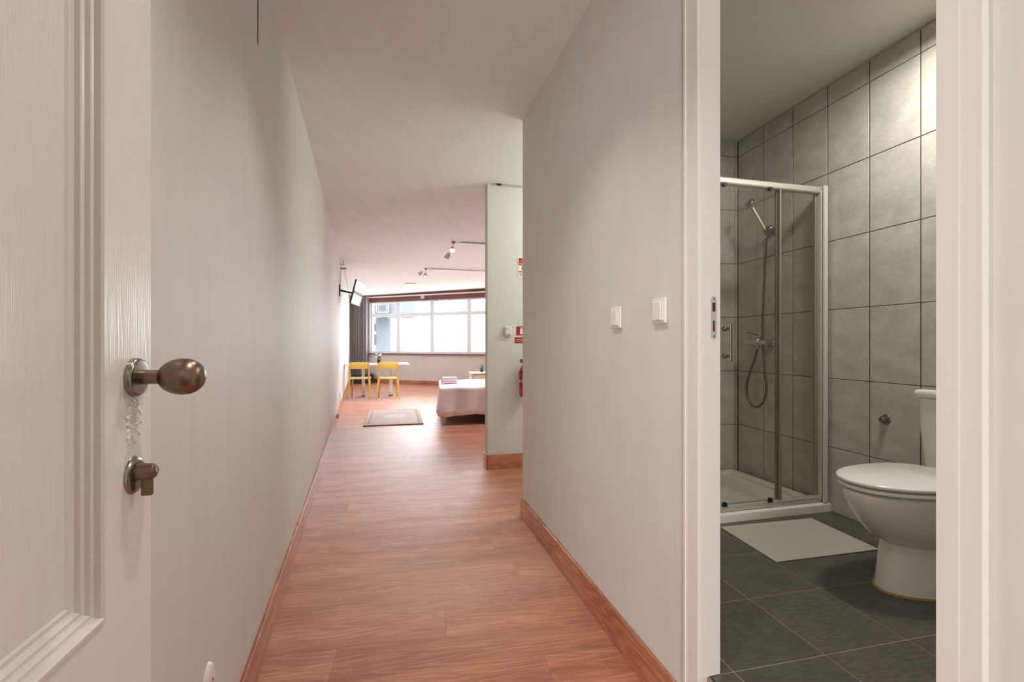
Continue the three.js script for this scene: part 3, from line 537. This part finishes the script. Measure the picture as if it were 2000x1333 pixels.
// ---------------------------------------------------------------- dining corner
{
  const yellow = std(S(218, 182, 84), 0.38), yellowSeat = std(S(232, 212, 134), 0.38);
  function chair([X, Z], rot, label) {
    const t = thing('yellow_chair', label, 'chair', [X, 0, Z], rot, 'yellow chairs at the dining table');
    for (const s of [-1, 1]) {
      part('leg', bar([s * 0.238, 0, 0.25], [s * 0.2, 0.44, 0.19], 0.026, 0.04, 0.028, 0.046), yellow, t);
      part('leg', bar([s * 0.2, 0, -0.24], [s * 0.18, 0.44, -0.18], 0.026, 0.04, 0.028, 0.044), yellow, t);
      part('upright', bar([s * 0.2, 0.43, 0.19], [s * 0.195, 0.78, 0.25], 0.038, 0.026, 0.04, 0.026), yellow, t);
    }
    const seat = rbox(0.43, 0.028, 0.42, 0.012, 0, 0.448, 0, 4), P = seat.attributes.position;
    for (let i = 0; i < P.count; i++) { const x = P.getX(i) / 0.21, z = P.getZ(i) / 0.21; P.setY(i, P.getY(i) - 0.012 * (1 - x * x) * (1 - z * z)); }
    part('seat', seat, yellowSeat, t);
    const n = 16, loops = [];
    for (let i = 0; i <= n; i++) { const a = -1 + 2 * i / n, x = a * 0.203, z = 0.262 - 0.03 * a * a; loops.push([[x, 0.665, z - 0.016], [x, 0.665 - 0.006 * (1 - a * a), z + 0.004], [x, 0.785 + 0.012 * (1 - a * a), z + 0.016], [x, 0.797 + 0.012 * (1 - a * a), z + 0.006], [x, 0.79 + 0.012 * (1 - a * a), z - 0.006]]); }
    part('backrest', loft(loops, true, true, 0.8), yellow, t);
    part('seat_rail', rbox(0.38, 0.035, 0.02, 0.006, 0, 0.425, -0.18), yellow, t);
  }
  chair([-3.335, 10.24], 0.22, 'yellow chair next to the left wall, in front of the curtain');
  chair([-2.735, 10.28], 0.28, 'yellow chair at the open end of the white table');
  const tb = thing('dining_table', 'white dining table against the left wall behind the yellow chairs', 'table', [-3.1, 0, 10.72], rotL);
  const white = std(S(238, 236, 232), 0.22);
  part('table_top', rbox(1.4, 0.026, 0.72, 0.006, 0, 0.735, 0), white, tb);
  for (const s of [-1, 1]) { const l = part('leg', [rbox(0.075, 0.7, 0.06, 0.006, s * 0.305, 0.372, 0), rbox(0.07, 0.03, 0.5, 0.006, s * 0.305, 0.708, 0)], white, tb); part('foot', rbox(0.085, 0.022, 0.07, 0.004, s * 0.305, 0.011, 0), std(S(120, 84, 70), 0.5), l); }
  part('stretcher', rbox(0.6, 0.06, 0.02, 0.004, 0, 0.66, 0), white, tb);
  const soil = std(S(60, 44, 34), 0.9), pot = std(S(40, 38, 42), 0.5), leafM = std(S(92, 120, 70), 0.6), flower = std(S(238, 234, 220), 0.6);
  function plant(name, label, p, leaves, flowers, size) {
    const t = thing(name, label, 'plant', p, 0);
    part('pot', lathe([[0, 0], [0.03, 0], [0.034, 0.01], [0.043, 0.085], [0.046, 0.095], [0.04, 0.095], [0.036, 0.075], [0, 0.075]].map(([a, b]) => [a * size, b * size]), 24), pot, t);
    part('soil', cyl(0.038 * size, 0.038 * size, 0.006, 0, 0.082 * size, 0, 18), soil, t);
    for (let i = 0; i < leaves; i++) {
      const a = i * 2.4, r = (0.02 + 0.045 * rnd()) * size, y = (0.11 + 0.07 * rnd()) * size;
      const g = new THREE.SphereGeometry(1, 10, 6).scale(0.012 * size, 0.004 * size, 0.028 * size).rotateX(-0.6 - 0.5 * rnd()).rotateY(a).translate(Math.sin(a) * r, y, Math.cos(a) * r);
      part('leaf', [g, rod([0, 0.075 * size, 0], [Math.sin(a) * r, y, Math.cos(a) * r], 0.0025 * size, 0.0018 * size, 6)], leafM, t);
    }
    for (let i = 0; i < flowers; i++) {
      const a = i * 2.1 + 0.5, r = (0.015 + 0.065 * rnd()) * size, y = (0.16 + 0.07 * rnd()) * size, gs = [];
      for (let k = 0; k < 5; k++) gs.push(new THREE.SphereGeometry(1, 8, 6).scale(0.01 * size, 0.004 * size, 0.014 * size).translate(0, 0, 0.012 * size).rotateY(k * 1.257).rotateX(0.5).translate(Math.sin(a) * r, y, Math.cos(a) * r));
      part('flower', gs, flower, t);
      part('stem', rod([0, 0.075 * size, 0], [Math.sin(a) * r, y, Math.cos(a) * r], 0.002 * size, 0.0015 * size, 6), leafM, t);
    }
  }
  plant('flower_pot', 'white flowers in a small dark pot on the dining table', [-3.04, 0.748, 10.64], 12, 12, 1.0);
  plant('succulent_pot', 'small dark potted plant on the bedside table', [-0.64, 0.6, 9.85], 11, 0, 0.85);
  const bx = thing('storage_box', 'dark mauve box on the floor behind the left yellow chair', 'box', [-4.55, 0, 14.22], rotL);
  const dk = std(S(62, 50, 62), 0.7); part('body', rbox(0.6, 0.24, 0.28, 0.015, 0, 0.12, 0), dk, bx); part('lid', rbox(0.62, 0.04, 0.3, 0.012, 0, 0.255, 0), std(S(78, 64, 78), 0.7), bx);
}
{
  const rugTex = tex(512, 1024, (u, v) => {
    const d = Math.hypot((u - 0.5) / 0.2, (v - 0.5) / 0.12), n = fbm(u * 18, v * 34, 3), w = noise(u * 190, v * 360), m = Math.sin(u * 60) * Math.sin(v * 100);
    let c = mix([164, 142, 130], [208, 194, 182], 0.5 + 0.45 * n + 0.25 * w + 0.12 * m);
    if (d < 1) c = mix(c, [206, 206, 198], 0.4); else if (Math.abs(d - 1.5) < 0.18) c = mix(c, [168, 144, 132], 0.3);
    const e = Math.min(u, 1 - u, (v) * 1.9, (1 - v) * 1.9); if (e > 0.05 && e < 0.09) c = mix(c, [150, 116, 100], 0.45);
    return c;
  });
  const rug = thing('rug', 'small faded beige patterned rug on the laminate floor', 'rug', [-1.93, 0.001, 7.64], 0.24);
  part('rug_pile', rbox(0.86, 0.012, 1.62, 0.004, 0, 0.008, 0), std(0xffffff, 0.95, { map: rugTex, bumpMap: rugTex, bumpScale: 0.002, sheen: 0.2 }), rug);
  part('hem', [rbox(0.865, 0.012, 0.02, 0.003, 0, 0.006, 0.812), rbox(0.865, 0.012, 0.02, 0.003, 0, 0.006, -0.812)], std(S(104, 78, 74), 0.95), rug);
}

// ---------------------------------------------------------------- bed corner
{
  const b = thing('bed', 'low double bed with a pale pink bedspread hanging to a loose hem', 'bed', [-1.06, 0, 6.86], 0.17);
  // local: origin at the near left foot corner, +x to the head, -z to the window
  const L = 2.1, D = 1.5;
  const loops = [], N = 200, per = (k, r) => {
    // rounded rectangle parametrised by arc length
    const w = L - 2 * r, d = D - 2 * r, arcs = Math.PI / 2 * r, T = 2 * (w + d) + 4 * arcs; let s = k * T;
    const segs = [['l', r, 0, 1, 0, w], ['a', L - r, -r, Math.PI / 2, arcs], ['l', L, -r, 0, -1, d], ['a', L - r, -D + r, 0, arcs], ['l', L - r, -D, -1, 0, w], ['a', r, -D + r, -Math.PI / 2, arcs], ['l', 0, -D + r, 0, 1, d], ['a', r, -r, -Math.PI, arcs]];
    for (const g of segs) {
      const len = g[g.length - 1];
      if (s <= len) { if (g[0] === 'l') { const n = g[3] ? [0, g[3]] : [-g[4], 0]; return [g[1] + g[3] * s, g[2] + g[4] * s, n[0], n[1]]; } const a = g[3] - s / r; return [g[1] + r * Math.cos(a), g[2] + r * Math.sin(a), Math.cos(a), Math.sin(a)]; }
      s -= len;
    }
    return [r, 0, 0, 1];
  };
  const cx = L / 2, cz = -D / 2, rowsB = [];
  for (const q of [0.2, 0.5, 0.75, 0.9, 0.97]) rowsB.push({ q, y: 0.555 });
  rowsB.push({ q: 0.99, y: 0.548 }, { q: 1, y: 0.535 });
  for (let i = 1; i <= 14; i++) rowsB.push({ q: 1, f: i / 14 });
  for (const R of rowsB) {
    const l = [];
    for (let i = 0; i < N; i++) {
      const [x, z, nx, nz] = per(i / N, 0.09), s = i / N * 7.2;
      if (R.f === undefined) { const X = cx + (x - cx) * R.q, Zz = cz + (z - cz) * R.q; l.push([X, R.y + 0.008 * noise(X * 3, Zz * 3), Zz]); continue; }
      const cornerness = Math.exp(-Math.pow(Math.hypot(x, z) / 0.16, 2));
      const hem = 0.15 + 0.03 * noise(s * 1.3, 4) - 0.035 * cornerness - (z < -D + 0.12 || x > L - 0.12 ? 0.11 : 0), y = 0.535 + (hem - 0.535) * R.f;
      const fold = R.f * (0.022 * Math.sin(s * 15 + 2.2 * R.f + 1.5 * noise(s * 2, 1)) + 0.03 * noise(s * 2.2, 3)) + 0.05 * R.f * cornerness;
      const tuck = -0.04 * Math.max(0, R.f - 0.86) / 0.14;
      l.push([x + nx * (fold + tuck + 0.02 * R.f), y, z + nz * (fold + tuck + 0.02 * R.f)]);
    }
    loops.push(l);
  }
  loops.reverse();
  part('bedspread', loft(loops, false, true, 1.2), std(S(243, 228, 223), 0.85, { sheen: 0.3 }), b);
  part('bed_base', rbox(L - 0.16, 0.16, D - 0.16, 0.01, L / 2, 0.2, -D / 2), std(S(70, 62, 60), 0.8), b);
  part('mattress', rbox(L - 0.06, 0.24, D - 0.06, 0.04, L / 2, 0.41, -D / 2), std(S(226, 220, 214), 0.9), b);
  for (const [x, z] of [[0.07, -0.07], [L - 0.07, -0.07], [0.07, -D + 0.07], [L - 0.07, -D + 0.07]]) part('leg', cyl(0.018, 0.024, 0.13, x, 0.065, z, 16), std(S(220, 210, 198), 0.5), b);
  // folded towel on the bed
  const tw = thing('folded_towel', 'folded greyish pink towel lying on the bed', 'towel', [-1.02, 0.565, 7.55], 0.2);
  const tm = std(S(206, 186, 182), 0.95, { bumpMap: rep(tileBump, 2), bumpScale: 0.002 });
  for (let i = 0; i < 4; i++) part('fold', rbox(0.26 - 0.006 * i, 0.026, 0.17 - 0.004 * i, 0.012, 0.003 * (i % 2), 0.014 + 0.024 * i, 0), tm, tw);
  const bs = thing('bedside_table', 'cream bedside table with an open curved shelf behind the bed', 'bedside table', [-0.42, 0, 9.9], 0.22);
  const cream = std(S(236, 232, 214), 0.45);
  part('top', rbox(0.95, 0.03, 0.42, 0.006, 0, 0.585, 0), cream, bs);
  for (const s of [-1, 1]) part('side_panel', rbox(0.03, 0.57, 0.4, 0.005, s * 0.455, 0.285, 0), cream, bs);
  part('back_panel', box(0.88, 0.55, 0.012, 0, 0.29, -0.19), cream, bs); part('shelf', rbox(0.88, 0.02, 0.38, 0.004, 0, 0.3, 0), cream, bs);
  part('drawer_front', rbox(0.86, 0.1, 0.018, 0.004, 0, 0.505, 0.195), cream, bs); part('knob', new THREE.SphereGeometry(0.012, 12, 8).translate(0, 0.505, 0.212), chromeDull, bs);
}

// ---------------------------------------------------------------- bathroom fittings
{
  // shower tray and enclosure: local +x along the front towards the tiled wall, -z to the back; origin at the tray's front left corner
  const c0 = [0.372, 2.314], phi = Math.atan2(0.246, 0.969), W = 1.515;
  const tray = thing('shower_tray', 'white shower tray with a low rim and anti-slip floor', 'shower tray', [c0[0], bathFloorY, c0[1]], phi);
  const D0 = 0.775, s = new THREE.Shape([[0, 0], [W, 0], [W - 0.025, D0], [0, D0]].map((p) => new THREE.Vector2(...p)));
  s.holes.push(new THREE.Path([[0.07, 0.085], [0.07, D0 - 0.05], [W - 0.09, D0 - 0.05], [W - 0.07, 0.085]].map((p) => new THREE.Vector2(...p))));
  part('rim', new THREE.ExtrudeGeometry(s, { depth: 0.038, bevelEnabled: true, bevelSize: 0.009, bevelThickness: 0.008, bevelOffset: -0.009, bevelSegments: 4 }).rotateX(-Math.PI / 2).translate(0, 0.002, 0), acrylic, tray);
  const pad = tex(512, 512, (u, v) => { const a = Math.abs(((u * 16) % 1) - 0.5), b = Math.abs(((v * 16) % 1) - 0.5); return grey(Math.max(a, b) < 0.4 ? 220 : 60); }, false, THREE.RepeatWrapping);
  part('basin', box(W - 0.12, 0.012, D0 - 0.1, W / 2, 0.02, -D0 / 2), std(S(226, 224, 214), 0.35, { bumpMap: rep(pad, 3, 1.6), bumpScale: 0.0015 }), tray);
  part('drain', [cyl(0.045, 0.045, 0.004, 0.65, 0.028, -0.62, 28)], chrome, tray);
  const en = thing('shower_enclosure', 'sliding glass shower screen with aluminium rails', 'shower screen', [c0[0], bathFloorY, c0[1]], phi);
  const zg = -0.045, W2 = 1.503;
  part('top_rail', rbox(W2, 0.04, 0.045, 0.012, W2 / 2, 1.861, zg), alu, en);
  part('bottom_rail', rbox(W2, 0.034, 0.042, 0.006, W2 / 2, 0.067, zg), alu, en);
  for (const x of [0.014, W2 - 0.022]) part('wall_profile', rbox(0.03, 1.8, 0.05, 0.006, x, 0.962, zg), alu, en);
  part('profile_cover', rbox(0.026, 1.83, 0.016, 0.004, W2 - 0.02, 0.966, zg + 0.036), std(S(206, 202, 190), 0.4), en);
  const pane = (name, x0, x1, z, edges) => { const p = part(name, new THREE.PlaneGeometry(x1 - x0, 1.76).translate((x0 + x1) / 2, 0.963, z), showerGlass, en); for (const x of edges) part('edge_strip', rbox(0.012, 1.76, 0.016, 0.003, x, 0.963, z), std(S(150, 146, 132), 0.35, { metalness: 0.5 }), p); return p; };
  pane('fixed_pane', 1.18, W2 - 0.03, zg - 0.01, [1.186, W2 - 0.044]);
  pane('fixed_pane', 0.03, 0.34, zg - 0.01, [0.334]);
  for (const sgn of [1, -1]) {
    const m = 0.755, x0 = sgn > 0 ? m + 0.002 : m - 0.44, x1 = sgn > 0 ? m + 0.44 : m - 0.002, p = pane('sliding_pane', x0, x1, zg + 0.012, [sgn > 0 ? x1 - 0.006 : x0 + 0.006]);
    const hx = m + sgn * 0.085, hz = zg + 0.012;
    part('handle', [rbox(0.016, 0.21, 0.008, 0.003, hx, 0.975, hz + 0.03), rod([hx, 1.05, hz], [hx, 1.05, hz + 0.03], 0.009), rod([hx, 0.9, hz], [hx, 0.9, hz + 0.03], 0.009), ...[1.05, 0.9].map((y) => new THREE.SphereGeometry(0.014, 16, 12).translate(hx, y, hz - 0.02)), rod([hx, 1.05, hz - 0.02], [hx, 1.05, hz], 0.006), rod([hx, 0.9, hz - 0.02], [hx, 0.9, hz], 0.006)], chromeDull, p);
    for (const x of [x0 + 0.06, x1 - 0.08]) { part('roller', [cyl(0.012, 0.012, 0.012, 0, 0, 0, 18).rotateX(Math.PI / 2).translate(x, 0.094, hz + 0.01), rbox(0.03, 0.008, 0.016, 0.002, x, 0.084, hz + 0.01)], black, p); part('roller', [cyl(0.012, 0.012, 0.012, 0, 0, 0, 18).rotateX(Math.PI / 2).translate(x, 1.836, hz + 0.01)], black, p); }
  }
}
{ // mixer, hose and hand shower on the tiled wall; local +x along the wall towards the camera, +z out of the wall
  const Zm = 3.19, phi = Math.atan2(nB[0], -nB[1]), at = (Z, o) => off([XB(Z), Z], nB, o);
  const p = at(Zm, 0.0036), m = thing('shower_mixer', 'chrome wall-mounted shower mixer tap with lever', 'tap', [p[0], 1.21, p[1]], phi);
  for (const s of [-1, 1]) { part('wall_rosette', lathe([[0, 0.024], [0.012, 0.022], [0.026, 0.012], [0.031, 0]], 28).rotateX(Math.PI / 2).translate(s * 0.075, 0, 0), chrome, m); part('union_nut', cyl(0.016, 0.016, 0.035, 0, 0, 0, 8).rotateX(Math.PI / 2).translate(s * 0.075, 0, 0.035), chrome, m); }
  part('body', [rod([-0.095, 0, 0.06], [0.095, 0, 0.06], 0.019, 0.019, 24), new THREE.SphereGeometry(0.03, 24, 16).translate(0, 0.004, 0.062), cyl(0.022, 0.026, 0.03, 0, 0.03, 0.062)], chrome, m);
  part('lever', [bar([0, 0.05, 0.06], [0.0, 0.07, 0.15], 0.024, 0.012, 0.01, 0.008), new THREE.SphereGeometry(0.008, 12, 8).translate(0, 0.07, 0.15)], chrome, m);
  part('outlet', cyl(0.01, 0.012, 0.03, 0.0, -0.03, 0.06), chrome, m);
  const holder = new THREE.Vector3(0.082, 0.74, 0.055);
  part('hose', tube([[0.0, -0.04, 0.06], [-0.025, -0.12, 0.062], [-0.085, -0.24, 0.06], [-0.11, -0.34, 0.055], [-0.075, -0.425, 0.055], [-0.02, -0.445, 0.055], [0.035, -0.41, 0.05], [0.065, -0.32, 0.045], [0.045, -0.2, 0.04], [0.02, -0.07, 0.03], [0.012, 0.08, 0.03], [0.045, 0.4, 0.045], [0.078, 0.69, 0.055]], 0.0075, 160, 10), std(S(118, 110, 96), 0.35, { metalness: 0.8 }), m);
  const q = at(3.11, 0.0036), h = thing('hand_shower', 'chrome hand shower in its heart-shaped wall holder', 'shower head', [q[0], 1.95, q[1]], phi);
  part('holder', [lathe([[0, 0.02], [0.02, 0.018], [0.026, 0.0]], 24).rotateX(Math.PI / 2), new THREE.SphereGeometry(0.022, 18, 12).translate(-0.016, 0.012, 0.05), new THREE.SphereGeometry(0.022, 18, 12).translate(0.016, 0.012, 0.045), new THREE.ConeGeometry(0.034, 0.06, 18).rotateX(Math.PI).translate(0, -0.022, 0.048), rod([0, 0, 0], [0, 0, 0.05], 0.012)], chromeDull, h);
  part('handle', rod([0.0, -0.03, 0.045], [-0.055, 0.165, 0.12], 0.011, 0.0135, 18), std(S(172, 168, 156), 0.3, { metalness: 0.4 }), h);
  part('spray_head', lathe([[0, 0.022], [0.02, 0.02], [0.04, 0.006], [0.042, -0.008], [0.036, -0.012], [0, -0.012]], 32).applyMatrix4(new THREE.Matrix4().makeRotationFromEuler(new THREE.Euler(0.95, 0, 0.25))).translate(-0.062, 0.195, 0.14), chromeDull, h);
}
{
  const c = off([XB(2.379), 2.379], nB, 0.0036), v = thing('wall_valve', 'round metal water outlet cap on the tiled wall beside the toilet', 'valve', [c[0], 0.813, c[1]], Math.atan2(nB[0], -nB[1]));
  part('rosette', lathe([[0, 0.006], [0.022, 0.006], [0.027, 0.0]], 28).rotateX(Math.PI / 2), chromeDull, v); part('cap', lathe([[0, 0.03], [0.012, 0.03], [0.015, 0.026], [0.016, 0.005]], 20).rotateX(Math.PI / 2), chromeDull, v);
}
{ // toilet: local origin on the floor at the wall, +x towards the tip of the bowl
  const tip = [1.30, 1.793], back = [tip[0] + 0.9767 * 0.715, tip[1] + 0.2146 * 0.715];
  const t = thing('toilet', 'white ceramic toilet with closed lid and cistern', 'toilet', [back[0], bathFloorY, back[1]], Math.PI + rotB);
  const n = 64, egg = (xb, xf, w, y, e = 2.3) => { const out = []; const split = xb + (xf - xb) * 0.42; for (let i = 0; i < n; i++) { const a = i / n * 2 * Math.PI, c = Math.cos(a), s = Math.sin(a), r = c >= 0 ? xf - split : split - xb, k = c >= 0 ? 2.05 : e + 0.8; out.push([split + Math.sign(c) * Math.pow(Math.abs(c), 2 / k) * r, y, Math.sign(s) * Math.pow(Math.abs(s), 2 / k) * w]); } return out; };
  part('pedestal', loft([egg(0.06, 0.562, 0.128, 0.004, 3), egg(0.06, 0.56, 0.126, 0.02, 3), egg(0.07, 0.548, 0.118, 0.1, 3), egg(0.07, 0.538, 0.112, 0.18, 3), egg(0.07, 0.535, 0.11, 0.24, 3)], true, true, 0.9), ceramic, t);
  part('base_sealant', loft([egg(0.055, 0.568, 0.133, 0.0, 3), egg(0.056, 0.567, 0.132, 0.004, 3), egg(0.06, 0.56, 0.126, 0.008, 3)], true, true, 0.9), std(S(166, 128, 78), 0.6), t).userData.label = 'yellowed sealant line at the floor';
  part('bowl', loft([egg(0.06, 0.5, 0.1, 0.168), egg(0.05, 0.542, 0.124, 0.19), egg(0.04, 0.59, 0.145, 0.22), egg(0.04, 0.632, 0.163, 0.262), egg(0.03, 0.668, 0.174, 0.31), egg(0.03, 0.692, 0.181, 0.355), egg(0.03, 0.7, 0.183, 0.385), egg(0.03, 0.697, 0.181, 0.395), egg(0.04, 0.685, 0.172, 0.399)], true, true, 1.0), ceramic, t);
  const lidL = (x0, x1, w, y0, y1) => loft([egg(x0 + 0.006, x1 - 0.006, w - 0.006, y0), egg(x0, x1, w, y0 + 0.005), egg(x0, x1, w, y1 - 0.007), egg(x0 + 0.003, x1 - 0.003, w - 0.003, y1 - 0.003), egg(x0 + 0.012, x1 - 0.012, w - 0.012, y1)], true, true, 0.9);
  const seatM = std(S(236, 235, 228), 0.15);
  part('seat', lidL(0.2, 0.708, 0.186, 0.4065, 0.4225), seatM, t);
  part('lid', lidL(0.2, 0.714, 0.189, 0.429, 0.4455), seatM, t);
  for (const s of [-1, 1]) part('hinge', cyl(0.012, 0.012, 0.03, 0.205, 0.415, s * 0.075, 16), chrome, t);
  part('buffer', [rbox(0.02, 0.007, 0.012, 0.002, 0.6, 0.4005, 0.12), rbox(0.02, 0.007, 0.012, 0.002, 0.6, 0.4005, -0.12), rbox(0.02, 0.006, 0.012, 0.002, 0.32, 0.4005, 0.16), rbox(0.02, 0.006, 0.012, 0.002, 0.32, 0.4005, -0.16)], seatM, t);
  const tw = (x0, x1, w0, y) => { const out = [], r = 0.03; for (const [cx, cz, a0] of [[x1 - r, w0 - r, 0], [x0 + r, w0 - r, 1], [x0 + r, -w0 + r, 2], [x1 - r, -w0 + r, 3]]) for (let i = 0; i <= 6; i++) { const a = (a0 + i / 6) * Math.PI / 2; out.push([cx + r * Math.cos(a), y, cz + r * Math.sin(a)]); } return out; };
  part('cistern', loft([tw(0.012, 0.14, 0.145, 0.395), tw(0.008, 0.155, 0.158, 0.44), tw(0.006, 0.163, 0.17, 0.6), tw(0.006, 0.165, 0.173, 0.728)], true, true, 0.8), ceramic, t);
  part('cistern_lid', loft([tw(0.004, 0.17, 0.178, 0.732), tw(0.002, 0.176, 0.184, 0.738), tw(0.002, 0.177, 0.185, 0.754), tw(0.006, 0.172, 0.18, 0.763), tw(0.02, 0.158, 0.166, 0.767)], true, true, 0.8), ceramic, t);
  part('flush_button', cyl(0.022, 0.022, 0.008, 0.09, 0.77, 0, 24), chrome, t);
  part('inlet_hose', tube([[0.03, 0.2, -0.2], [0.06, 0.3, -0.21], [0.07, 0.36, -0.19], [0.07, 0.4, -0.15]], 0.006, 24, 8), chromeDull, t);
  const mat = thing('bath_mat', 'thin pale grey cotton bath mat in front of the shower', 'bath mat');
  part('mat_cloth', prism([[1.166, 2.06], [1.717, 2.186], [1.652, 2.57], [1.094, 2.448]], bathFloorY + 0.0005, bathFloorY + 0.007, 0.002), std(S(178, 174, 160), 0.95, { bumpMap: rep(tileBump, 4), bumpScale: 0.002 }), mat);
  part('hem', tube([[1.166, bathFloorY + 0.004, -2.06], [1.44, bathFloorY + 0.004, -2.1227], [1.717, bathFloorY + 0.004, -2.186]], 0.0035, 12, 6), std(S(188, 182, 168), 0.95), mat);
}

// ---------------------------------------------------------------- outside the window
struct('ground', prism([[-90, 15.6], [60, 12.5], [90, 160], [-120, 160]], -7.2, -7), std(S(168, 168, 168), 0.95), 'pale paved ground far below the window', 'ground');
{
  const b = thing('neighbour_building', 'pale neighbouring building with a small window seen at the window edge', 'building', [0, 0, 20]);
  const wallM = std(S(62, 67, 72), 0.9), stone = [S(84, 81, 77), S(52, 50, 48), S(98, 95, 90)].map((c) => std(c, 0.95)), frame = std(S(72, 74, 77), 0.6);
  part('facade', box(3.4, 8, 3, -7.7, -1.55, -1.5), wallM, b);
  part('upper_storey', box(4.6, 3, 3.2, -7.05, 3.98, -1.45), wallM, b);
  const w = part('window', [box(0.56, 0.05, 0.06, -5.5, 2.94, 0.17), box(0.56, 0.05, 0.06, -5.5, 2.53, 0.17), box(0.05, 0.46, 0.06, -5.76, 2.735, 0.17), box(0.05, 0.46, 0.06, -5.24, 2.735, 0.17)], frame, b);
  part('pane', box(0.47, 0.36, 0.02, -5.5, 2.735, 0.16), std(S(56, 57, 59), 0.3), w); part('shutter', box(0.24, 0.22, 0.03, -5.53, 2.73, 0.18), std(S(34, 33, 34), 0.5), w);
  for (let i = 0; i < 13; i++) part('quoin_stone', rbox(0.14 + 0.08 * rnd(), 0.145, 0.12, 0.015, -5.93 + 0.03 * rnd(), 0.62 + i * 0.15, 0.03), stone[Math.floor(rnd() * 3)], b);
}

scene.traverse((o) => { if (o.isMesh) { o.castShadow = true; o.receiveShadow = true; } });
renderer.render(scene, camera);
